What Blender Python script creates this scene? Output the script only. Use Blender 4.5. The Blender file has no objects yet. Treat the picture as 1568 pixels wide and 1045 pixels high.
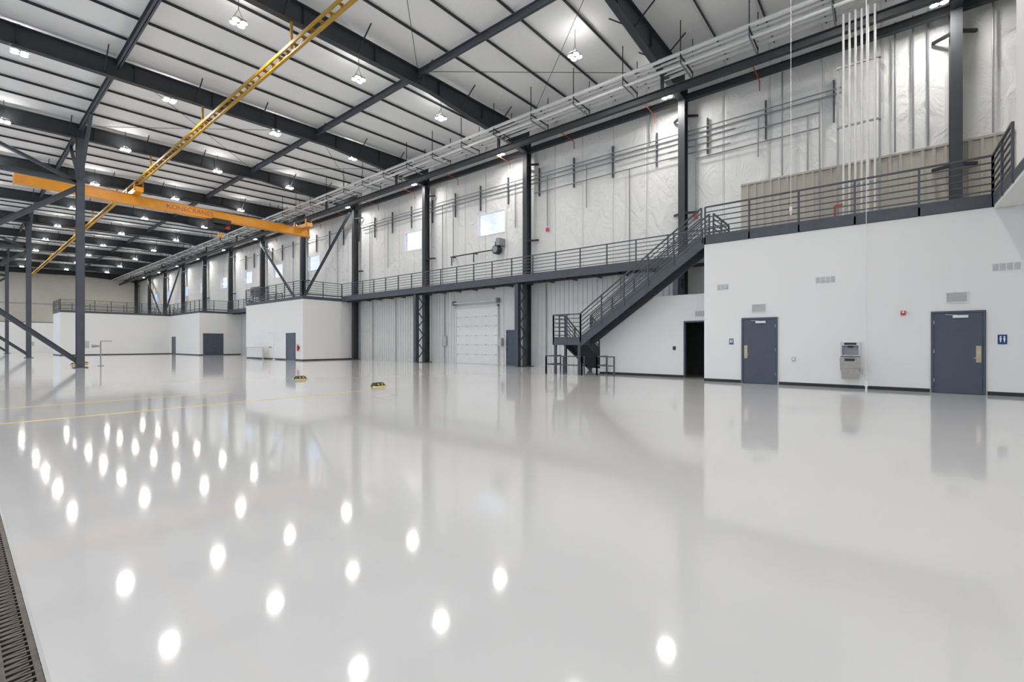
import bpy, math
from mathutils import Vector
D=bpy.data
scene=bpy.context.scene
scene.view_settings.view_transform='Standard'
H=1.37
# ------------------------------------------------------------ materials
def mat(name,col,rough=0.5,metal=0.0,bump=None,var=None,coat=0.0,spec=0.5):
    m=D.materials.new(name); m.use_nodes=True
    nt=m.node_tree; b=nt.nodes['Principled BSDF']
    b.inputs['Base Color'].default_value=(*col,1); b.inputs['Roughness'].default_value=rough
    b.inputs['Metallic'].default_value=metal
    b.inputs['Specular IOR Level'].default_value=spec
    b.inputs['Coat Weight'].default_value=coat
    tc=nt.nodes.new('ShaderNodeTexCoord')
    if var:
        sc,amt=var
        n=nt.nodes.new('ShaderNodeTexNoise'); n.inputs['Scale'].default_value=sc; n.inputs['Detail'].default_value=4
        r=nt.nodes.new('ShaderNodeValToRGB')
        r.color_ramp.elements[0].position=.3; r.color_ramp.elements[1].position=.7
        r.color_ramp.elements[0].color=(*[c*(1-amt) for c in col],1)
        r.color_ramp.elements[1].color=(*[min(1,c*(1+amt)) for c in col],1)
        nt.links.new(tc.outputs['Object'],n.inputs['Vector']); nt.links.new(n.outputs['Fac'],r.inputs['Fac'])
        nt.links.new(r.outputs['Color'],b.inputs['Base Color'])
    if bump:
        sc,st,dist=bump
        n=nt.nodes.new('ShaderNodeTexNoise'); n.inputs['Scale'].default_value=sc; n.inputs['Detail'].default_value=5
        n.inputs['Distortion'].default_value=.6
        bp=nt.nodes.new('ShaderNodeBump'); bp.inputs['Strength'].default_value=st; bp.inputs['Distance'].default_value=dist
        nt.links.new(tc.outputs['Object'],n.inputs['Vector']); nt.links.new(n.outputs['Fac'],bp.inputs['Height'])
        nt.links.new(bp.outputs['Normal'],b.inputs['Normal'])
    return m
M_floor=mat('epoxy_floor',(.665,.658,.645),.07,var=(.35,.02),bump=(1.6,.03,.012),spec=.42)
M_white=mat('white_drywall',(.86,.855,.84),.6,bump=(60,.05,.005))
M_steel=mat('blue_grey_steel',(.075,.085,.102),.45,var=(3,.1))
M_dark=mat('dark_roof_steel',(.04,.044,.05),.5,var=(3,.1))
M_black=mat('black_steel',(.02,.02,.022),.5,var=(5,.1))
M_rib=mat('white_liner_panel',(.74,.74,.725),.4,var=(2,.03))
M_tan=mat('tan_liner_panel',(.50,.465,.395),.5,var=(2,.03))
M_far=mat('cream_liner_panel',(.80,.76,.66),.5,var=(2,.03))
M_door=mat('slate_door_paint',(.075,.09,.125),.4,var=(3,.05))
M_orange=mat('crane_orange',(.80,.33,.02),.4,var=(3,.05))
M_yellow=mat('runway_yellow_shaded',(.46,.27,.03),.5,var=(3,.1))  # ochre kept dark: shadow under the roof is put into the colour
M_pipe=mat('galvanised_pipe',(.78,.78,.77),.45,metal=.0,var=(4,.05))
M_gpipe=mat('grey_conduit',(.30,.31,.32),.45,metal=.2,var=(4,.05))
M_red=mat('red_paint',(.55,.05,.03),.4,var=(4,.05))
M_pipe_red=mat('sprinkler_pipe_red',(.38,.08,.05),.5,var=(4,.05))
M_stain=mat('stainless_steel',(.55,.54,.52),.28,metal=.9,var=(9,.08))
M_base=mat('black_rubber_base',(.025,.025,.027),.5,var=(5,.1))
M_line=mat('yellow_floor_paint',(.80,.60,.16),.25,var=(4,.08))
M_sign=mat('sign_blue',(.01,.05,.22),.5,var=(4,.03))
M_signw=mat('sign_white',(.85,.85,.85),.5,var=(4,.02))
M_grey=mat('vent_grey',(.50,.51,.51),.5,var=(4,.04))
M_deck=mat('deck_concrete',(.35,.35,.34),.7,var=(2,.1))
M_grate=mat('cast_iron_grate',(.10,.085,.07),.45,metal=.4,var=(15,.35))
M_recess=mat('recess_shade_dark',(.06,.06,.058),.9,var=(6,.2))  # near-black: darkness of trench and closet interior put into the colour
M_edge=mat('joint_edge_grey',(.50,.50,.49),.5,var=(6,.05))
M_wood=mat('door_plate_tan',(.55,.45,.3),.4,metal=.3,var=(6,.1))
M_apron=mat('apron_concrete',(.52,.51,.50),.8,var=(.5,.08))
def insul(name,col,pitch,strength,seam,rough=.42):
    m=mat(name,col,rough); nt=m.node_tree; b=nt.nodes['Principled BSDF']; L=nt.links.new
    tc=nt.nodes.new('ShaderNodeTexCoord')
    n1=nt.nodes.new('ShaderNodeTexNoise'); n1.inputs['Scale'].default_value=1.3; n1.inputs['Detail'].default_value=5; n1.inputs['Distortion'].default_value=1.6
    mp=nt.nodes.new('ShaderNodeMapping'); mp.inputs['Scale'].default_value=(1,1,.6)
    L(tc.outputs['Object'],mp.inputs['Vector']); L(mp.outputs['Vector'],n1.inputs['Vector'])
    sx=nt.nodes.new('ShaderNodeSeparateXYZ'); L(tc.outputs['Object'],sx.inputs[0])
    d=nt.nodes.new('ShaderNodeMath'); d.operation='DIVIDE'; d.inputs[1].default_value=pitch; L(sx.outputs['Y'],d.inputs[0])
    pp=nt.nodes.new('ShaderNodeMath'); pp.operation='PINGPONG'; pp.inputs[1].default_value=.5; L(d.outputs[0],pp.inputs[0])
    rp=nt.nodes.new('ShaderNodeMapRange'); rp.inputs['From Max'].default_value=.05; rp.inputs['To Min'].default_value=-.35; rp.inputs['To Max'].default_value=0; L(pp.outputs[0],rp.inputs['Value'])
    ad=nt.nodes.new('ShaderNodeMath'); ad.operation='ADD'; L(n1.outputs['Fac'],ad.inputs[0]); L(rp.outputs[0],ad.inputs[1])
    bp=nt.nodes.new('ShaderNodeBump'); bp.inputs['Strength'].default_value=strength; bp.inputs['Distance'].default_value=.25
    L(ad.outputs[0],bp.inputs['Height']); L(bp.outputs['Normal'],b.inputs['Normal'])
    rc=nt.nodes.new('ShaderNodeMapRange'); rc.inputs['From Max'].default_value=.012; L(pp.outputs[0],rc.inputs['Value'])
    mx=nt.nodes.new('ShaderNodeMix'); mx.data_type='RGBA'; mx.inputs['A'].default_value=(*[c*seam for c in col],1); mx.inputs['B'].default_value=(*col,1)
    L(rc.outputs[0],mx.inputs['Factor']); L(mx.outputs['Result'],b.inputs['Base Color'])
    return m
M_ins=insul('wall_insulation_vinyl',(.82,.82,.80),1.83,.55,.7,.62)
M_ceil=insul('roof_insulation_vinyl',(.92,.92,.91),1.83,.12,.85,.6)
def emit(name,col,s):
    m=D.materials.new(name); m.use_nodes=True; nt=m.node_tree; nt.nodes.clear()
    e=nt.nodes.new('ShaderNodeEmission'); o=nt.nodes.new('ShaderNodeOutputMaterial')
    e.inputs[0].default_value=(*col,1); e.inputs[1].default_value=s; nt.links.new(e.outputs[0],o.inputs[0]); return m
M_led=emit('led_panel',(1,.972,.94),268)
M_upfill=emit('added_ceiling_fill',(1,.98,.95),65)  # glow added on top of the fixtures to brighten the ceiling
def glass():
    m=D.materials.new('window_glass'); m.use_nodes=True; nt=m.node_tree; nt.nodes.clear()
    t=nt.nodes.new('ShaderNodeBsdfTransparent'); g=nt.nodes.new('ShaderNodeBsdfGlossy'); g.inputs['Roughness'].default_value=.03
    mx=nt.nodes.new('ShaderNodeMixShader'); mx.inputs[0].default_value=.08; o=nt.nodes.new('ShaderNodeOutputMaterial')
    nt.links.new(t.outputs[0],mx.inputs[1]); nt.links.new(g.outputs[0],mx.inputs[2]); nt.links.new(mx.outputs[0],o.inputs[0]); return m
M_glass=glass()
# ------------------------------------------------------------ mesh builder
class MB:
    def __init__(s): s.v=[];s.f=[];s.mi=[];s.m=[]
    def idx(s,m):
        if m not in s.m: s.m.append(m)
        return s.m.index(m)
    def hexa(s,c,m):
        b=len(s.v); s.v+= [tuple(p) for p in c]; i=s.idx(m)
        for q in ((0,3,2,1),(4,5,6,7),(0,1,5,4),(1,2,6,5),(2,3,7,6),(3,0,4,7)):
            s.f.append(tuple(b+k for k in q)); s.mi.append(i)
    def box(s,x0,x1,y0,y1,z0,z1,m):
        s.hexa([(x0,y0,z0),(x1,y0,z0),(x1,y1,z0),(x0,y1,z0),(x0,y0,z1),(x1,y0,z1),(x1,y1,z1),(x0,y1,z1)],m)
    def quad(s,pts,m):
        b=len(s.v); s.v+=[tuple(p) for p in pts]; s.f.append(tuple(range(b,b+len(pts)))); s.mi.append(s.idx(m))
    def frame(s,p0,p1):
        p0=Vector(p0);p1=Vector(p1); d=(p1-p0).normalized()
        up=Vector((0,0,1)) if abs(d.z)<.98 else Vector((0,1,0))
        sd=d.cross(up).normalized(); up=sd.cross(d).normalized(); return p0,p1,sd,up
    def bar(s,p0,p1,w,h,m,ou=0,os=0):
        p0,p1,sd,up=s.frame(p0,p1); o=up*ou+sd*os
        a=sd*w/2; b=up*h/2
        s.hexa([p0-a-b+o,p0+a-b+o,p1+a-b+o,p1-a-b+o,p0-a+b+o,p0+a+b+o,p1+a+b+o,p1-a+b+o],m)
    def ibeam(s,p0,p1,w,h,m,t=.025):
        s.bar(p0,p1,t,h,m); s.bar(p0,p1,w,t,m,ou=h/2-t/2); s.bar(p0,p1,w,t,m,ou=-h/2+t/2)
    def tube(s,p0,p1,r,m,n=8,r1=None):
        p0,p1,sd,up=s.frame(p0,p1); r1=r if r1 is None else r1
        b=len(s.v); i=s.idx(m)
        for P,R in ((p0,r),(p1,r1)):
            for k in range(n):
                a=2*math.pi*k/n; s.v.append(tuple(P+sd*math.cos(a)*R+up*math.sin(a)*R))
        for k in range(n):
            s.f.append((b+k,b+(k+1)%n,b+n+(k+1)%n,b+n+k)); s.mi.append(i)
        s.f.append(tuple(b+n-1-k for k in range(n))); s.mi.append(i)
        s.f.append(tuple(b+n+k for k in range(n))); s.mi.append(i)
    def make(s,name,parent=None,bevel=0,smooth=False,recalc=True):
        me=D.meshes.new(name); me.from_pydata(s.v,[],s.f); 
        for m in s.m: me.materials.append(m)
        me.polygons.foreach_set('material_index',s.mi)
        import bmesh
        if recalc:
            bm=bmesh.new(); bm.from_mesh(me); bmesh.ops.recalc_face_normals(bm,faces=bm.faces); bm.to_mesh(me); bm.free()
        me.update()
        o=D.objects.new(name,me); scene.collection.objects.link(o)
        if parent: o.parent=parent
        if bevel:
            bv=o.modifiers.new('bevel','BEVEL'); bv.width=bevel; bv.segments=2; bv.limit_method='ANGLE'
        return o
def holes_wall_x(mb,x0,x1,ya,yb,za,zb,holes,m):
    ys=sorted({ya,yb,*[h[0] for h in holes],*[h[1] for h in holes]}); ys=[y for y in ys if ya<=y<=yb]
    for a,b in zip(ys,ys[1:]):
        hs=sorted([(h[2],h[3]) for h in holes if h[0]<=a+1e-6 and h[1]>=b-1e-6])
        z=za
        for h0,h1 in hs:
            if h0>z: mb.box(x0,x1,a,b,z,min(h0,zb),m)
            z=max(z,h1)
        if z<zb: mb.box(x0,x1,a,b,z,zb,m)
# ------------------------------------------------------------ grid
YN=[7.17+9.14*n for n in range(-2,12)]   # frame lines
Y0,Y1=-12.0,108.0; XW=22.0; XL=-8.0
zb=lambda x: 12.75+.03*(x-4.5)
DECK=5.2
# floor with trench
b=MB(); b.box(.25,XW+.3,Y0,Y1,-.3,0,M_floor); b.box(XL-.3,-.17,Y0,Y1,-.3,0,M_floor); b.make('floor')
b=MB(); b.box(-70,XL-.3,-60,160,-.3,-.02,M_apron); b.make('apron_bounce_ground')  # unseen ground outside, put in to bounce daylight into the hall
# trench drain
b=MB(); b.box(-.17,.25,Y0,Y1,-.32,-.28,M_recess)
b.box(-.17,-.155,Y0,Y1,-.28,-.001,M_edge); b.box(.237,.25,Y0,Y1,-.28,-.001,M_edge)
y=-1.0
while y<16:
    b.box(-.155,.237,y,y+.014,-.035,-.004,M_grate); 
    for x in (-.15,-.055,.04,.135):
        b.hexa([(x,y+.012,-.03),(x+.07,y+.030,-.03),(x+.07,y+.046,-.03),(x,y+.028,-.03),(x,y+.012,-.006),(x+.07,y+.030,-.006),(x+.07,y+.046,-.006),(x,y+.028,-.006)],M_grate)
    y+=.05
b.box(-.155,.237,16,Y1,-.03,-.004,M_grate); b.box(-.155,.237,Y0,-1,-.03,-.004,M_grate)
for x in (-.155,-.075,.02,.115,.215): b.box(x,x+.02,-1,16,-.035,-.003,M_grate)
b.make('trench_drain')
# floor markings
b=MB(); b.box(.3,8.2,11.53,11.63,0,.003,M_line); b.make('floor_line_marking')
b=MB(); b.box(.35,5.0,14.2,14.27,0,.003,M_line); b.make('floor_line_marking')
# ceiling
b=MB(); cz=lambda x: zb(x)+.98
b.hexa([(XL-.3,Y0,cz(XL)),(XW+.3,Y0,cz(XW)),(XW+.3,Y1,cz(XW)),(XL-.3,Y1,cz(XL)),(XL-.3,Y0,cz(XL)+.3),(XW+.3,Y0,cz(XW)+.3),(XW+.3,Y1,cz(XW)+.3),(XL-.3,Y1,cz(XL)+.3)],M_ceil)
b.make('ceiling')
# ------------------------------------------------------------ east wall
wins=[(18.4,20.84,8.4,9.9),(26.5,28.6,8.4,9.9),(41.4,43.8,8.4,9.9),(49.1,51.5,8.4,9.9),(56.9,59.3,8.4,9.9),(64.5,66.9,8.4,9.9),(72.1,74.5,8.4,9.9),(79.8,82.2,8.4,9.9),(88.2,90.6,8.4,9.9),(96,98.4,8.4,9.9)]
b=MB(); holes_wall_x(b,XW,XW+.3,Y0,Y1,0,14.4,wins,M_ins)
b.make('wall_east')
b=MB()  # ribbed liner, lower
for a,c in ((5.0,34.9),(45.9,59.9),):
    b.box(XW-.03,XW-.002,a,c,0,5.0,M_rib)
    y=a
    while y<c:
        if not(18.8<y<22.85) and not (17.2<y<18.35): b.box(XW-.065,XW-.03,y,y+.06,0,5.0,M_rib)
        y+=.3
b.make('wall_east_liner_panel')
b=MB(); b.box(XW-.03,XW-.002,Y0,4.8,DECK,8.3,M_tan); y=Y0
while y<4.8:
    b.box(XW-.08,XW-.03,y,y+.08,DECK,8.3,M_tan); y+=.3
b.box(XW-.09,XW-.03,Y0,4.8,8.3,8.38,M_tan)
b.make('wall_east_upper_liner_panel')
b=MB(); b.box(XW-.05,XW-.0,5.0,34.9,5.0,5.08,M_dark); b.make('trim_1')
# windows
for i,(y0,y1,z0,z1) in enumerate(wins):
    b=MB(); w=.06
    b.box(XW-.02,XW+.12,y0,y1,z0,z0+w,M_signw); b.box(XW-.02,XW+.12,y0,y1,z1-w,z1,M_signw)
    b.box(XW-.02,XW+.12,y0,y0+w,z0+w,z1-w,M_signw); b.box(XW-.02,XW+.12,y1-w,y1,z0+w,z1-w,M_signw)
    b.box(XW+.05,XW+.06,y0+w,y1-w,z0+w,z1-w,M_glass)
    b.make('window_%d'%(i+1))
# north wall
b=MB(); b.box(XL-.3,XW+.3,Y1,Y1+.3,0,14.5,M_far)
x=XL
while x<XW: b.box(x,x+.1,Y1-.04,Y1,0,12.5,M_far); x+=.4
b.box(XL,XW,Y1-.08,Y1-.04,7.8,8.0,M_grey)
b.make('wall_north')
b=MB(); b.box(XL-.3,XW+.3,Y0-.3,Y0,0,14.5,M_ins); b.make('wall_south')
# west: header + hangar door pillars, unseen side left open to let in sky fill
b=MB(); b.box(XL-.3,XL,Y0,Y1,10.5,13.6,M_rib)
for y in YN: 
    b.box(XL-.3,XL,max(Y0,y-.4),y+.4,0,10.5,M_rib)
b.make('wall_west')
# ------------------------------------------------------------ frames
for i,y in enumerate(YN):
    b=MB(); z0=5.21 if (y<4.98 or 35<y<45.9 or 60<y<76.5) else 0
    b.box(21.25,21.27,y-.15,y+.15,z0,13.3,M_dark); b.box(21.68,21.70,y-.15,y+.15,z0,13.3,M_dark); b.box(21.27,21.68,y-.015,y+.015,z0,13.3,M_dark)
    b.box(21.05,21.85,y-.25,y+.25,z0,z0+.03,M_dark)
    for z in (7.4,11.9):
        b.bar((21.3,y,z),(21.9,y-.55,z+.1),.08,.1,M_black); b.bar((21.3,y,z),(21.9,y+.55,z+.1),.08,.1,M_black)
    b.make('steel_column')
# rafters
b=MB()
for y in YN:
    def raft(xa,xb,da,db):
        za,zbb=zb(xa),zb(xb); ta,tb=za+.78,zbb+.78
        la,lb=ta-da,tb-db
        def sl(x0,x1,p0,p1,p2,p3,hw):
            b.hexa([(x0,y-hw,p0),(x1,y-hw,p1),(x1,y+hw,p1),(x0,y+hw,p0),(x0,y-hw,p2),(x1,y-hw,p3),(x1,y+hw,p3),(x0,y+hw,p2)],M_dark)
        sl(xa,xb,la,lb,ta,tb,.012); sl(xa,xb,la,lb,la+.03,lb+.03,.14); sl(xa,xb,ta-.03,tb-.03,ta,tb,.14)
        x=xa+.5
        while x<xb: 
            b.box(x,x+.02,y-.12,y+.12,zb(x)+.05,zb(x)+.76,M_dark); x+=3.0
    raft(XL,4.5,.8,.8); raft(4.5,14,.8,.75); raft(14,21.7,.75,1.45)
b.make('roof_rafters')
b=MB()
for x in (4.45,13.3): b.ibeam((x,Y0,zb(x)+.58),(x,Y1,zb(x)+.58),.16,.30,M_steel)
b.ibeam((21.45,Y0,12.75),(21.45,Y1,12.75),.2,.3,M_dark)
b.ibeam((XL+.2,Y0,13),(XL+.2,Y1,13),.2,.4,M_dark)
b.make('longitudinal_roof_beams')
# purlins along X
b=MB()
for y in YN:
    for k in range(1,5):
        yy=y+1.828*k
        if yy<Y1-.2:
            b.bar((XL,yy,zb(XL)+.90),(21.95,yy,zb(21.95)+.90),.04,.10,M_black)
b.make('roof_purlins')
b=MB()
for y in YN:
    for x in (1,4,7.3,10.2,13.3,16,18.8):
        for s in (-1,1):
            b.bar((x,y,zb(x)+.05),(x,y+s*1.0,zb(x)+.85),.04,.04,M_black)
for j in range(0,12,2):
    for xa,xb in ((4.45,13.3),(13.3,21.4)):
        b.tube((xa,YN[j],zb(xa)+.7),(xb,YN[j+1],zb(xb)+.7),.012,M_black,6); b.tube((xb,YN[j],zb(xb)+.7),(xa,YN[j+1],zb(xa)+.7),.012,M_black,6)
b.make('roof_fly_braces')
# interior columns with braced towers
for n in (3,6,9):
    y=YN[n+2]; b=MB(); x=4.45
    b.box(x-.17,x+.17,y-.18,y-.15,0,zb(x),M_steel); b.box(x-.17,x+.17,y+.15,y+.18,0,zb(x),M_steel); b.box(x-.015,x+.015,y-.15,y+.15,0,zb(x),M_steel)
    b.box(x-.3,x+.3,y-.3,y+.3,0,.05,M_steel); 
    b.box(-1.2,-.9,y-.15,y+.15,0,zb(-1),M_steel)
    b.ibeam((x-.1,y,.35),(-1,y,5.3),.2,.25,M_steel); b.ibeam((x-.1,y,10),(-1,y,5.3),.2,.25,M_steel)
    b.ibeam((x-.1,y,10.3),(-1,y,10.3),.18,.25,M_steel)
    b.ibeam((x-.1,y,10.3),(-1,y,zb(-1)),.14,.18,M_steel)
    b.ibeam((x,y-.1,10.4),(x,y-3.2,zb(x)+.4),.14,.16,M_steel); b.ibeam((x,y+.1,10.4),(x,y+3.2,zb(x)+.4),.14,.16,M_steel)
    b.box(x+.17,x+.35,y-.2,y-.1,1.1,1.5,M_grey)
    b.make('braced_steel_column')
# wall bracing
for n in (3,8):
    b=MB()
    a,c,e=YN[n+2],YN[n+3],YN[n+4]
    b.ibeam((21.15,a+.3,12.4),(21.15,c-.4,5.4),.15,.2,M_steel); b.ibeam((21.15,e-.3,12.2),(21.15,c+.4,5.4),.15,.2,M_steel)
    b.make('wall_brace')
# ------------------------------------------------------------ mezzanine walkway
def rail_seg(mb,p,q,h=1.1,n=6,sp=1.55,m=M_steel,foot=.25,endpost=True):
    p=Vector(p);q=Vector(q); L=(q-p).length; k=max(1,round(L/sp))
    for i in range(k+1 if endpost else k):
        a=p.lerp(q,i/k); mb.bar(a-Vector((0,0,foot)),a+Vector((0,0,h)),.06,.05,m)
    for j in range(1,n+1):
        dz=Vector((0,0,h*j/n)); s=.05 if j==n else .032
        mb.bar(p+dz,q+dz,s,s,m)
    mb.bar(p+Vector((0,0,.05)),q+Vector((0,0,.05)),.012,.1,m)
path=[(20.5,6.0),(20.5,35),(17.2,35),(17.2,45.9),(20.5,45.9),(20.5,60),(17.6,60),(17.6,71),(7.5,71),(7.5,76.5),(20.5,76.5),(20.5,107.9)]
b=MB()
for (a,c) in ((5.02,34.96),(45.92,59.96),(76.52,107.95)):
    b.box(20.5,XW-.07,a,c,5.08,5.2,M_deck)
    b.box(20.42,20.5,a,c,4.86,5.22,M_steel)
    b.box(21.0,21.05,a,c,4.8,5.07,M_dark)
    y=a+.5
    while y<c-.2:
        b.box(20.5,XW-.1,y,y+.06,4.85,5.08,M_dark); y+=1.52
b.make('mezzanine_walkway')
b=MB()
for p,q in zip(path,path[1:]): rail_seg(b,(p[0],p[1],DECK),(q[0],q[1],DECK))
b.make('mezzanine_guardrail')
for n in (0,1,2,5):
    y=YN[n+2]; b=MB()
    b.box(20.45,20.47,y-.12,y+.12,0,4.8,M_steel); b.box(20.73,20.75,y-.12,y+.12,0,4.8,M_steel); b.box(20.47,20.73,y-.012,y+.012,0,4.85,M_steel)
    for k in range(4):
        z=.3+k*1.1
        b.bar((20.75,y,z),(21.25,y,z+.55),.06,.06,M_steel); b.bar((21.25,y,z+.55),(20.75,y,z+1.1),.06,.06,M_steel)
    b.make('mezzanine_support_column')
# ------------------------------------------------------------ rooms
def room(x0,y0,y1,z=4.95,x1=XW-.02):
    b=MB(); b.box(x0,x1,y0,y1,0,z,M_white); return b
XB=17.2
b=room(XB,Y0+.05,4.98); b.make('restroom_block')
b=MB(); b.box(XB-.03,XW-.1,Y0+.05,5.0,4.96,DECK,M_steel); b.make('restroom_block_deck')
b=MB(); b.box(XB-.015,XB,Y0+.1,-2.18,0,.1,M_base); b.box(XB-.015,XB,-1.06,2.62,0,.1,M_base); b.box(XB-.015,XB,3.76,4.98,0,.1,M_base); b.make('baseboard_east')
for x0,y0,y1 in ((17.2,35,45.9),(17.6,60,71),(7.5,71,76.5)):
    b=room(x0,y0,y1,z=4.85); b.make('office_room')
    b=MB(); b.box(x0-.03,XW-.07,y0-.03,y1,4.86,5.1,M_steel); b.make('office_room_deck')
    b=MB(); b.box(x0-.015,x0,y0-.015,y1,0,.1,M_base); b.box(x0-.015,XW-.1,y0-.015,y0,0,.1,M_base); b.make('baseboard_office')
b=MB(); b.box(2,10,96,107.9,0,4.4,M_white); b.box(1.98,10.02,95.98,107.9,4.4,4.5,M_steel); b.make('office_room')
# closet under stairs
XC=18.3
b=MB(); holes_wall_x(b,XC,XC+.12,5.0,9.78,0,3.3,[(5.29,6.03,0,2.2)],M_white)
b.box(XC+.12,XC+2.1,9.66,9.78,0,3.3,M_white); b.box(XC+.12,XC+2.1,5.0,9.66,3.2,3.3,M_white)
b.box(XC+.12,XC+2.05,5.0,5.02,0,3.2,M_recess); b.box(XC+2.05,XC+2.1,5.0,9.66,0,3.2,M_recess); b.box(XC+.12,XC+2.05,7.0,7.05,0,3.2,M_recess)  # inner faces painted near-black to give the unlit room its darkness
b.make('stair_closet')
b=MB(); b.box(XC-.015,XC,6.08,9.79,0,.1,M_base); b.make('baseboard_closet')
b=MB(); 
b.box(XC-.03,XC+.14,5.24,5.3,0,2.25,M_door); b.box(XC-.03,XC+.14,6.02,6.08,0,2.25,M_door); b.box(XC-.03,XC+.14,5.3,6.02,2.19,2.25,M_door)
b.box(XC+.15,XC+.85,5.31,5.35,.01,2.17,M_door); b.tube((XC+.75,5.35,1.0),(XC+.75,5.41,1.0),.015,M_stain)
b.make('door_1')
# balcony at right
b=MB(); b.box(11,XB-.03,Y0+.05,-2.3,4.9,4.98,M_white); b.box(11,XB-.03,Y0+.05,-2.28,4.98,DECK,M_steel); 
b.box(11.1,11.3,-2.6,-2.4,0,4.9,M_steel); b.box(11.0,11.4,-2.7,-2.3,0,.03,M_steel); b.make('balcony_deck')
b=MB(); rail_seg(b,(XB,-2.28,DECK),(14.9,-2.28,DECK),sp=1.2); rail_seg(b,(XB,3.95+1.0,DECK),(XB,-2.28,DECK),sp=1.5); 
rail_seg(b,(18.25,4.95,DECK),(20.5,4.95,DECK),sp=1.2); rail_seg(b,(20.5,4.95,DECK),(20.5,5.95,DECK),sp=1.2,endpost=False)
b.make('deck_guardrail')
b=MB(); b.box(11,14.8,Y0+.05,-2.32,DECK+.01,12.9,M_white); b.make('wall_upper_office')
# ------------------------------------------------------------ doors
def door(name,x,y0,y1,h,hinge=1,plate=True,closer=True):
    b=MB(); f=.055
    b.box(x-.04,x,y0,y0+f,0,h,M_door); b.box(x-.04,x,y1-f,y1,0,h,M_door); b.box(x-.04,x,y0+f,y1-f,h-f,h,M_door)
    b.box(x-.02,x-.001,y0+f+.006,y1-f-.006,.012,h-f-.006,M_door)
    b.box(x-.008,x,y0+f,y1-f,0,h-f,M_black)
    hy=y0+f+.08 if hinge>0 else y1-f-.08
    b.tube((x-.02,hy,.98),(x-.07,hy,.98),.012,M_stain); b.tube((x-.07,hy,.98),(x-.07,hy+.1*hinge,.98),.012,M_stain)
    b.tube((x-.02,hy,1.12),(x-.04,hy,1.12),.025,M_stain,12)
    if plate: b.box(x-.024,x-.02,hy-.05,hy+.05,.86,1.3,M_wood)
    if closer:
        c=(y0+y1)/2; b.box(x-.075,x-.02,c-.2,c+.1,h-.19,h-.12,M_signw); b.bar((x-.06,c,h-.12),(x-.05,c+.25,h-.09),.02,.012,M_stain)
    for z in (.3,1.1,1.9):
        yy=y1-f if hinge>0 else y0+f
        b.box(x-.03,x-.018,yy-.012,yy+.012,z,z+.1,M_stain)
    return b.make(name)
door('door_2',XB,2.65,3.74,2.24,-1,True); door('door_3',XB,-2.15,-1.08,2.25,1,True)
door('door_4',17.2,36.2,37.8,2.2,1,False,False); door('door_5',17.6,68.7,70.2,2.2,1,False,False)
b=MB(); b.box(17.95,20.0,59.93,59.98,0,2.5,M_door); b.box(18.03,18.95,59.91,59.93,.02,2.4,M_door); b.box(19.0,19.92,59.91,59.93,.02,2.4,M_door); b.tube((18.9,59.9,1),(18.9,59.84,1),.02,M_stain); b.tube((19.05,59.9,1),(19.05,59.84,1),.02,M_stain); b.make('door_6')
# sectional overhead door
b=MB(); y0,y1,zh=18.9,22.77,3.75
n=6
for i in range(n):
    z=i*zh/n; b.box(XW-.12,XW-.07,y0+.08,y1-.08,z+.008,z+zh/n-.008,M_signw); b.box(XW-.10,XW-.07,y0+.08,y1-.08,z,z+zh/n,M_grey)
    for k in range(5):
        yy=y0+.2+k*(y1-y0-.4)/4; b.box(XW-.13,XW-.12,yy-.025,yy+.025,z-.03 if i else .03,z+.04,M_gpipe)
b.box(XW-.16,XW-.06,y0,y0+.08,0,zh+.1,M_rib); b.box(XW-.16,XW-.06,y1-.08,y1,0,zh+.1,M_rib); b.box(XW-.16,XW-.06,y0,y1,zh,zh+.12,M_rib)
b.tube((XW-.3,y0,zh+.35),(XW-.3,y1,zh+.35),.05,M_pipe); b.box(XW-.4,XW-.07,y0-.1,y0,zh+.2,zh+.5,M_gpipe); b.box(XW-.4,XW-.07,y1,y1+.1,zh+.2,zh+.5,M_gpipe)
b.box(XW-.3,XW-.07,y0-.4,y0-.15,1.2,1.7,M_grey)
b.make('sectional_overhead_door')
door('door_7',XW-.03,17.3,18.3,2.2,1,False,False)
# ------------------------------------------------------------ staircase
b=MB()
LZ=1.55; ya,yb=10.14,5.03; x0,x1=17.2,18.18
n=22; rise=(DECK-LZ)/n; run=(ya-yb)/n
for xs in (x0+.03,x1-.03):
    b.bar((xs,ya+.1,LZ-.12-.05),(xs,yb+.02,DECK-.12-.05),.05,.34,M_steel)
for i in range(n):
    y=ya-i*run; z=LZ+(i+1)*rise
    b.box(x0+.05,x1-.05,max(y-run-.02,5.01),y,z-.04,z,M_dark); b.box(x0+.05,x1-.05,y-.01,y,z-rise,z-.04,M_dark)
b.box(x0,x1+.0,ya,11.55,LZ-.06,LZ,M_steel); b.box(x0-.02,x0+.04,ya,11.58,LZ-.26,LZ+.02,M_steel); b.box(x0,x1,11.52,11.58,LZ-.26,LZ+.02,M_steel); b.box(x0,x1,ya,ya+.05,LZ-.26,LZ-.06,M_steel)
for (xx,yy) in ((x0+.06,ya+.1),(x0+.06,11.48),(x1-.06,11.48)): b.box(xx-.05,xx+.05,yy-.05,yy+.05,0,LZ-.06,M_steel)
m=9; r2=LZ/m; u2=.27
for yy in (ya+.08,11.5): b.bar((x1-.1,yy,LZ-.15),(x1+m*u2,yy,.05),.05,.3,M_steel)
for i in range(m-1):
    x=x1+i*u2; z=LZ-(i+1)*r2; b.box(x,x+u2+.02,ya+.1,11.48,z-.04,z,M_dark); b.box(x,x+.01,ya+.1,11.48,z,z+r2,M_dark)
rail_seg(b,(x0,ya,LZ+.02),(x0,yb+.05,DECK),sp=1.35,foot=.15); rail_seg(b,(x1,ya,LZ+.02),(x1,yb+.05,DECK),sp=1.35,foot=.15)
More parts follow.
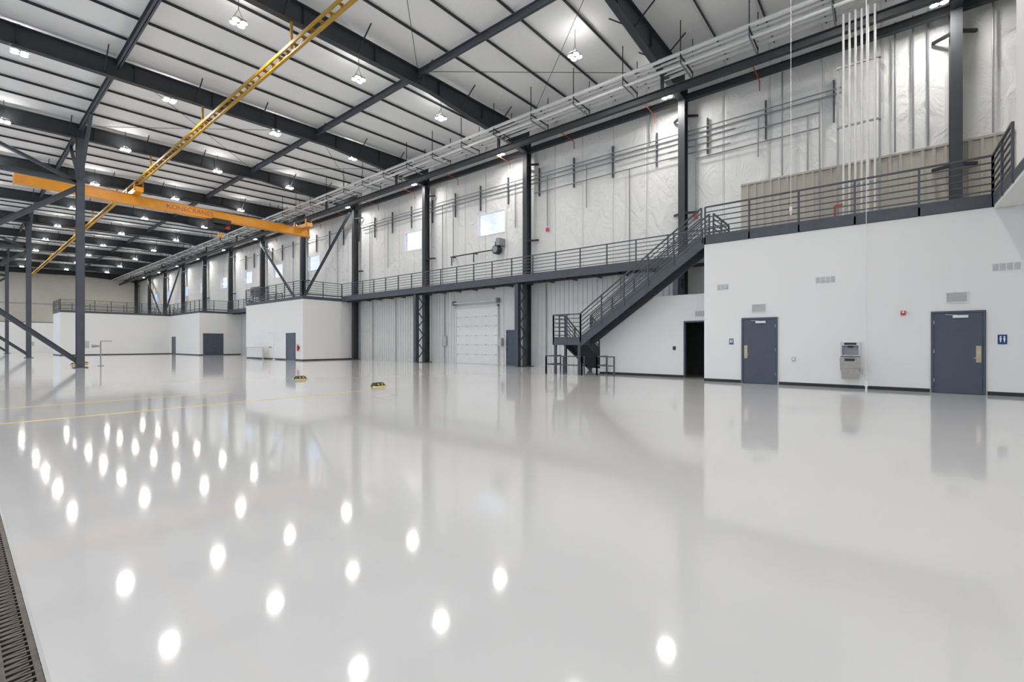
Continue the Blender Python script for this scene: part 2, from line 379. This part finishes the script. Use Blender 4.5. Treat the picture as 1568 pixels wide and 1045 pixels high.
rail_seg(b,(x0,11.55,LZ),(x0,ya,LZ),sp=.75); rail_seg(b,(x0,11.55,LZ),(x1,11.55,LZ),sp=.6)
rail_seg(b,(x1,11.52,LZ),(x1+m*u2,11.52,.02),sp=1.1,foot=0); rail_seg(b,(x1,ya+.06,LZ),(x1+m*u2,ya+.06,.02),sp=1.1,foot=0)
b.make('metal_staircase')
b=MB()
def low(p,q): 
    p=Vector((*p,0));q=Vector((*q,0)); k=max(1,round((q-p).length/1.0))
    for i in range(k+1):
        a=p.lerp(q,i/k); b.bar(a,a+Vector((0,0,.82)),.05,.05,M_steel)
    for z in (.42,.80): b.bar(p+Vector((0,0,z)),q+Vector((0,0,z)),.045,.045,M_steel)
low((16.9,11.75),(16.9,9.9)); low((16.9,11.75),(18.1,11.75)); low((16.9,9.9),(17.1,9.9))
b.make('low_guard_rail')
b=MB(); low((17.3,9.4),(17.3,8.6)); low((17.3,9.4),(18.2,9.4)); b.make('low_guard_rail')
# ------------------------------------------------------------ block fittings
def louver(x,y,z,w,h,name='louver_vent',n=7):
    b=MB(); b.box(x-.012,x,y-w/2,y+w/2,z-h/2,z+h/2,M_grey)
    f=.02; b.box(x-.03,x-.012,y-w/2,y+w/2,z+h/2-f,z+h/2,M_signw);b.box(x-.03,x-.012,y-w/2,y+w/2,z-h/2,z-h/2+f,M_signw);b.box(x-.03,x-.012,y-w/2,y-w/2+f,z-h/2+f,z+h/2-f,M_signw);b.box(x-.03,x-.012,y+w/2-f,y+w/2,z-h/2+f,z+h/2-f,M_signw)
    for i in range(n):
        zz=z-h/2+.03+i*(h-.06)/(n-1); b.bar((x-.02,y-w/2+f,zz),(x-.02,y+w/2-f,zz),.014,.012,M_rib)
    b.make(name)
louver(XB,3.21,2.56,.44,.30); louver(XB,-1.60,2.62,.44,.30); louver(XC,5.45,2.52,.4,.25)
for y,k in ((4.35,3),(1.35,4),(-2.52,4)):
    b=MB()
    for i in range(k):
        yy=y+(i-(k-1)/2)*.13
        b.box(XB-.01,XB,yy-.052,yy+.052,3.27,3.45,M_grey)
        for j in range(5): b.box(XB-.018,XB-.01,yy-.045,yy+.045,3.285+j*.033,3.297+j*.033,M_rib)
    b.make('transfer_grille')
def sign(y,z,w,h):
    b=MB(); b.box(XB-.012,XB,y-w/2,y+w/2,z-h/2,z+h/2,M_sign)
    for dy in (-w*.2,w*.2):
        b.tube((XB-.013,y+dy,z+h*.28),(XB-.016,y+dy,z+h*.28),.018,M_signw,10); b.box(XB-.015,XB-.012,y+dy-.018,y+dy+.018,z-h*.08,z+h*.18,M_signw)
        b.box(XB-.015,XB-.012,y+dy-.01,y+dy+.01,z-h*.3,z-h*.08,M_signw)
    b.make('restroom_sign')
sign(4.07,1.43,.13,.2); sign(-2.45,1.47,.17,.25)
b=MB(); b.box(XB-.05,XB,-.55,-.44,2.18,2.30,M_red); b.tube((XB-.05,-.495,2.26),(XB-.07,-.495,2.26),.03,M_signw,12); b.make('fire_alarm_strobe')
# drinking fountain with bottle filler
b=MB(); yc=.72; w=.24
b.box(XB-.10,XB,yc-w,yc+w,1.30,1.40,M_stain); b.box(XB-.10,XB,yc-w,yc-w+.04,.98,1.30,M_stain); b.box(XB-.10,XB,yc+w-.04,yc+w,.98,1.30,M_stain)
b.box(XB-.02,XB,yc-w+.04,yc+w-.04,.98,1.30,M_gpipe); b.box(XB-.09,XB-.02,yc-.06,yc+.06,1.24,1.30,M_black); b.box(XB-.104,XB-.10,yc-.15,yc+.15,1.32,1.385,M_black)
b.box(XB-.12,XB-.02,yc-w+.04,yc+w-.04,.98,1.01,M_stain)
b.hexa([(XB-.30,yc-w,.62),(XB,yc-w,.52),(XB,yc+w,.52),(XB-.30,yc+w,.62),(XB-.46,yc-w,.93),(XB,yc-w,.98),(XB,yc+w,.98),(XB-.46,yc+w,.93)],M_stain)
b.hexa([(XB-.16,yc-w+.03,.30),(XB,yc-w+.03,.30),(XB,yc+w-.03,.30),(XB-.16,yc+w-.03,.30),(XB-.28,yc-w+.03,.62),(XB,yc-w+.03,.62),(XB,yc+w-.03,.62),(XB-.28,yc+w-.03,.62)],M_stain)
b.box(XB-.47,XB-.44,yc-.12,yc+.12,.84,.89,M_black)
b.tube((XB-.14,yc+.12,.97),(XB-.14,yc+.12,1.03),.02,M_stain); b.tube((XB-.14,yc+.12,1.03),(XB-.21,yc+.1,1.04),.013,M_stain)
b.tube((XB-.05,yc-w-.08,.45),(XB-.05,yc-w-.08,.62),.03,M_signw); b.tube((XB,yc-w-.08,.6),(XB-.05,yc-w-.08,.6),.02,M_signw)
b.make('drinking_fountain',bevel=.008)
b=MB(); b.box(XB-.04,XB,2.15,2.25,.80,.92,M_grey); b.box(XB-.045,XB-.04,2.17,2.23,.82,.90,M_signw); b.make('wall_outlet')
b=MB(); b.box(XC-.04,XC,6.4,6.5,1.1,1.25,M_black); b.make('card_reader')
def cord(x,y,z0,z1,r,name='hanging_cord_drop'):
    b=MB(); b.tube((x,y,z1),(x,y,z0+.25),r,M_signw,6)
    b.box(x-.04,x+.04,y-.04,y+.04,z0+.12,z0+.26,M_signw); b.tube((x,y,z0+.12),(x,y,z0),.025,M_signw,8)
    b.make(name)
cord(16.7,.33,.0,zb(16.7)+.9,.008); cord(17.0,2.25,5.5,zb(17)+.9,.008)
# ------------------------------------------------------------ vertical pipe cluster
b=MB()
for i,(dx,dy) in enumerate(((0,.62),(.05,.46),(.0,.3),(.05,.14),(0,-.02),(.05,-.2))):
    x=18.7+dx; y=.35+dy; b.tube((x,y,DECK),(x,y,12.34),.032,M_pipe,8)
for z in (6.6,8.6,10.6): b.box(18.78,18.83,-.0,1.15,z,z+.06,M_gpipe)
b.box(18.83,18.9,.0,.06,DECK,10.7,M_gpipe); b.box(18.83,18.9,1.1,1.16,DECK,10.7,M_gpipe)
b.tube((18.7,1.2,5.2),(18.7,1.2,6.0),.03,M_red,8); b.tube((18.7,1.2,6.0),(18.7,.95,6.0),.03,M_red,8)
b.make('vertical_pipe_cluster')
# ------------------------------------------------------------ overhead pipe bundle
b=MB()
for i,r in enumerate((.08,.06,.10,.06,.08)):
    x=18.05+i*.34; b.tube((x,Y0+.1,12.80),(x,Y1-.1,12.80),r,M_pipe,8)
b.tube((18.3,Y0+.1,12.48),(18.3,Y1-.1,12.48),.06,M_pipe,8)
b.tube((19.75,Y0+.1,12.55),(19.75,Y1-.1,12.55),.04,M_pipe_red,8)
y=Y0+1
while y<Y1:
    b.box(18.0,19.9,y,y+.05,12.36,12.41,M_gpipe); b.box(18.0,19.5,y,y+.05,12.65,12.69,M_black)
    for x in (18.0,19.48): b.box(x-.015,x+.015,y+.01,y+.04,12.38,zb(x)+.9,M_black)
    y+=2.44
y=4.0
while y<60:
    b.tube((19.75,y,12.55),(21.6,y,12.5),.022,M_pipe_red,6); b.tube((21.6,y,12.5),(21.6,y,12.1),.022,M_pipe_red,6); y+=4.57
b.make('overhead_pipe_rack')
# ------------------------------------------------------------ crane
b=MB()
xr=7.6
for s in (-.13,.13): b.bar((xr+s,-8,11.9),(xr+s,Y1-1,11.9),.05,.12,M_yellow)
b.bar((xr,-8,11.68),(xr,Y1-1,11.68),.1,.05,M_yellow)
y=-8
while y<Y1-1:
    b.bar((xr-.13,y,11.9),(xr+.13,y,11.9),.04,.1,M_yellow); b.bar((xr,y,11.9),(xr,y,11.68),.04,.04,M_yellow)
    y+=.6
for yy in YN[1:-1]:
    b.bar((xr,yy,11.9),(xr,yy,zb(xr)+.02),.08,.08,M_yellow); b.bar((xr,yy-.0,11.95),(xr+.5,yy,zb(xr)+.02),.05,.05,M_steel)
b.make('crane_runway_beam')
b=MB(); b.ibeam((18.9,-8,11.95),(18.9,Y1-1,11.95),.2,.3,M_dark)
for yy in YN[1:-1]: b.bar((18.9,yy,12.1),(18.9,yy,zb(18.9)-.1),.12,.12,M_dark)
b.make('crane_runway_beam')
crane=D.objects.new('bridge_crane',None); scene.collection.objects.link(crane)
b=MB(); yc=38.5
b.box(2.2,19.3,yc-.2,yc+.2,10.57,11.17,M_orange); b.box(2.2,19.3,yc-.26,yc+.26,10.55,10.58,M_orange); b.box(2.2,19.3,yc-.26,yc+.26,11.16,11.19,M_orange)
b.box(2.15,2.2,yc-.3,yc+.3,10.5,11.25,M_orange); b.box(19.3,19.35,yc-.3,yc+.3,10.5,11.25,M_orange)
b.make('bridge_girder',crane)
for x in (7.6,18.9):
    b=MB(); b.box(x-.2,x+.2,yc-1.3,yc+1.3,11.19,11.5,M_orange)
    for yy in (yc-1,yc+1):
        b.tube((x-.14,yy,11.55),(x+.14,yy,11.55),.12,M_black,12); b.box(x-.25,x-.2,yy-.1,yy+.1,11.3,11.85,M_orange); b.box(x+.2,x+.25,yy-.1,yy+.1,11.3,11.85,M_orange)
    b.make('end_truck',crane)
b=MB(); xh=12.6
b.box(xh-.6,xh+.6,yc-.5,yc-.2,10.25,10.6,M_black); b.tube((xh-.5,yc-.15,10.15),(xh+.3,yc-.15,10.15),.18,M_black,16); b.tube((xh+.3,yc-.15,10.15),(xh+.6,yc-.15,10.15),.15,M_red,12)
b.box(xh-.9,xh-.5,yc-.4,yc+.3,9.95,10.5,M_black)
b.tube((xh,yc-.1,10.0),(xh,yc-.1,9.6),.02,M_black,6); b.box(xh-.12,xh+.12,yc-.2,yc,9.3,9.6,M_orange); b.tube((xh,yc-.1,9.3),(xh,yc-.1,9.1),.04,M_black,8); b.tube((xh,yc-.1,9.1),(xh+.12,yc-.1,9.0),.03,M_black,8)
b.make('hoist_trolley',crane)
tcu=D.curves.new('lettering','FONT'); tcu.body='KONECRANES'; tcu.size=.44; tcu.extrude=.004; tcu.align_x='CENTER'; tcu.align_y='CENTER'
tcu.materials.append(M_pipe_red); to=D.objects.new('lettering',tcu); scene.collection.objects.link(to); to.location=(10.7,yc-.207,10.87); to.rotation_euler=(math.pi/2,0,0); to.parent=crane
# ------------------------------------------------------------ wall conduits
b=MB()
for z,ya_,yb_ in ((11.35,1.2,60),(11.15,1.2,34),(10.9,5,34),(10.3,5.2,16),(10.6,1.9,8)): b.tube((21.82,ya_,z),(21.82,yb_,z),.03,M_gpipe,6)
y=1.44
while y<60:
    b.box(21.86,21.96,y-.03,y+.03,10.1,11.75,M_steel); y+=2.38
for y,z0,z1 in ((15.1,8.2,11.1),(12.5,8.8,11.1),(6.7,7.4,10.9),(1.9,5.2,11.1),(8.9,11.3,13.2),(23,7.0,11.1),(30.5,7.4,11.1),(33,5.3,11.1),(24.1,5.3,11.1),(10.0,5.3,10.3),(17.5,8.5,11.3),(2.3,8.4,10.6),(38,5.3,11.3),(46.5,5.3,11.3),(4.1,9.4,11.1)): b.tube((21.85,y,z0),(21.85,y,z1),.03,M_gpipe,6)
b.tube((21.85,6.7,10.0),(21.85,1.9,10.0),.028,M_gpipe,6)
for y in (3.2,-.4,-.9,-1.3,-2.9): b.tube((21.85,y,8.4),(21.85,y,13.2),.033,M_gpipe,6)
for y,z in ((15.1,8.0),(6.7,7.3)): b.box(21.8,21.9,y-.08,y+.08,z-.1,z+.1,M_red)
b.make('wall_conduit_run')
b=MB()
for y in (10.5,15.2,17.0,23.9,29.5,32.6): b.tube((21.86,y,0),(21.86,y,4.85),.03,M_gpipe,6)
for y in (17.0,23.9): b.box(21.78,21.93,y-.2,y+.2,1.2,1.9,M_grey)
b.make('lower_wall_conduits')
b=MB(); b.tube((21.6,18.7,7.3),(21.6,23.0,7.3),.04,M_black,8)
for y in (18.9,20.8,22.9): b.bar((21.6,y,7.3),(21.98,y,7.3),.06,.06,M_black); b.bar((21.6,y,7.3),(21.6,y,6.7 if y>20 else 7.8),.05,.05,M_black)
b.tube((21.4,18.75,7.25),(21.75,18.75,7.25),.28,M_black,16); b.tube((21.35,18.75,7.25),(21.4,18.75,7.25),.2,M_gpipe,16); b.box(21.4,21.98,18.4,18.7,7.5,7.95,M_gpipe)
b.make('hose_reel')
b=MB(); b.box(20.9,21.6,53.5,54.6,6.6,7.6,M_gpipe); b.box(20.88,20.9,53.6,54.5,6.7,7.5,M_black); b.bar((21.3,54,7.6),(21.98,54,7.9),.06,.06,M_black); b.bar((21.3,54,6.6),(21.98,54,6.3),.06,.06,M_black)
for k in range(5): b.box(20.86,20.88,53.6,54.5,6.78+k*.16,6.82+k*.16,M_grey)
b.make('unit_heater')
# ------------------------------------------------------------ floor boxes, misc
def fbox(x,y):
    b=MB(); b.box(x-.22,x+.22,y-.16,y+.16,0,.03,M_line); b.box(x-.23,x+.23,y-.03,y+.03,0,.05,M_black)
    b.hexa([(x-.19,y-.13,.03),(x+.19,y-.13,.03),(x+.19,y+.13,.03),(x-.19,y+.13,.03),(x-.13,y-.1,.12),(x+.13,y-.1,.12),(x+.13,y+.1,.12),(x-.13,y+.1,.12)],M_black)
    b.box(x-.10,x-.03,y-.125,y+.125,.06,.10,M_line); b.box(x+.03,x+.1,y-.125,y+.125,.06,.10,M_line); b.make('floor_box')
fbox(8.51,12.4); fbox(8.35,17.2)
b=MB(); b.tube((7.05,9.96,0),(7.05,9.96,.004),.27,M_grey,24); b.tube((7.05,9.96,.004),(7.05,9.96,.006),.23,M_edge,24); b.make('floor_cover_plate')
fbox(4.9,40); fbox(5.6,42)
b=MB()
for y in (40.8,44.2): b.bar((16.6,y,0),(16.6,y,1.0),.06,.06,M_grey)
b.bar((16.6,40.8,1.0),(16.6,44.2,1.0),.06,.06,M_grey); b.bar((16.6,40.8,.15),(16.6,44.2,.15),.05,.05,M_grey); b.box(16.59,16.61,40.85,44.15,.17,.95,M_rib)
b.make('barrier_panel')
b=MB(); b.tube((16.9,39.4,0),(16.9,39.4,2.3),.03,M_pipe,8); b.tube((16.9,39.4,2.3),(16.9,40.4,2.3),.025,M_pipe,8); b.tube((16.9,40.4,2.3),(16.9,40.4,2.18),.02,M_pipe,8,r1=.1); b.tube((16.9,39.4,1.0),(16.65,39.4,1.0),.02,M_pipe,8); b.tube((16.6,39.4,1.0),(16.6,39.4,1.08),.08,M_yellow,12,r1=.14); b.tube((16.9,39.4,0),(16.9,39.4,.03),.14,M_pipe,12)
b.make('emergency_shower')
b=MB(); b.tube((17.08,35.6,.75),(17.08,35.6,1.2),.07,M_red,12); b.tube((17.08,35.6,1.2),(17.08,35.6,1.28),.03,M_black,8,r1=.02); b.bar((17.08,35.6,1.27),(16.98,35.55,1.3),.02,.02,M_black); b.box(17.14,17.2,35.55,35.65,.9,1.1,M_black)
b.make('fire_extinguisher')
b=MB(); b.tube((5.6,36.5,0),(5.6,36.5,1.5),.03,M_gpipe,8); b.tube((5.6,36.5,1.5),(6.1,36.5,1.5),.025,M_gpipe,8); b.tube((5.6,36.5,1.2),(5.2,36.5,1.2),.03,M_gpipe,8,r1=.1); b.tube((5.6,36.5,0),(5.6,36.5,.03),.15,M_gpipe,12); b.make('eyewash_station')
# ------------------------------------------------------------ high bay lights
def light_mesh():
    b=MB()
    for sx in (-1,1):
        for sy in (-1,1):
            cx,cy=sx*.125,sy*.12
            b.tube((cx,cy,.02),(cx,cy,.10),.118,M_signw,12,r1=.08)
            b.quad([(cx+.112*math.cos(-2*math.pi*k/8),cy+.112*math.sin(-2*math.pi*k/8),.015) for k in range(8)],M_led)
    b.box(-.2,.2,-.18,.18,.10,.13,M_grey); b.box(-.08,.08,-.1,.1,.13,.2,M_grey)
    for s in (-1,1): b.quad([(s*.14-.05,-.14,.14),(s*.14+.05,-.14,.14),(s*.14+.05,.14,.14),(s*.14-.05,.14,.14)],M_upfill)  # added upward-glowing strips, fill for the roof
    b.tube((-.19,0,.13),(0,0,.5),.008,M_black,5); b.tube((.19,0,.13),(0,0,.5),.008,M_black,5); b.tube((0,0,.5),(0,0,1.12),.012,M_black,5)
    return b.make('high_bay_light',recalc=False)
src=light_mesh(); first=True
rows=[-9,.6,9.6]+[17.6,25.7]+[34.3+9.14*k for k in range(9)]
for y in rows:
    if y>107: continue
    for x in (-3.2,1.6,6.35,11.1,15.85,20.5):
        if y<-2 and 10<x<15: continue
        yy=y
        if x==20.5 and y==9.6: yy=7.6
        if x==20.5 and y==.6: yy=-1.5
        o=src if first else D.objects.new('high_bay_light',src.data)
        if not first: scene.collection.objects.link(o)
        first=False; 
        o.location=(x,yy+.0,zb(x)+.98-1.12 if x!=20.5 else 12.62)
# ------------------------------------------------------------ world
w=D.worlds.new('sky'); scene.world=w; w.use_nodes=True; nt=w.node_tree; bg=nt.nodes['Background']
tc=nt.nodes.new('ShaderNodeTexCoord'); n=nt.nodes.new('ShaderNodeTexNoise'); n.inputs['Scale'].default_value=5; n.inputs['Detail'].default_value=5
r=nt.nodes.new('ShaderNodeValToRGB'); r.color_ramp.elements[0].color=(.40,.62,1,1); r.color_ramp.elements[1].color=(1,.98,.95,1)
r.color_ramp.elements[0].position=.44; r.color_ramp.elements[1].position=.60
nt.links.new(tc.outputs['Generated'],n.inputs['Vector']); nt.links.new(n.outputs['Fac'],r.inputs['Fac']); nt.links.new(r.outputs['Color'],bg.inputs['Color'])
bg.inputs['Strength'].default_value=1.3
# ------------------------------------------------------------ camera
cam=D.cameras.new('camera'); co=D.objects.new('camera',cam); scene.collection.objects.link(co)
cam.sensor_width=36; cam.lens=15.96; cam.shift_y=.0022; cam.clip_end=400; cam.clip_start=.05
co.location=(0,0,H); co.rotation_euler=(math.pi/2,0,-math.radians(50.9)); scene.camera=co
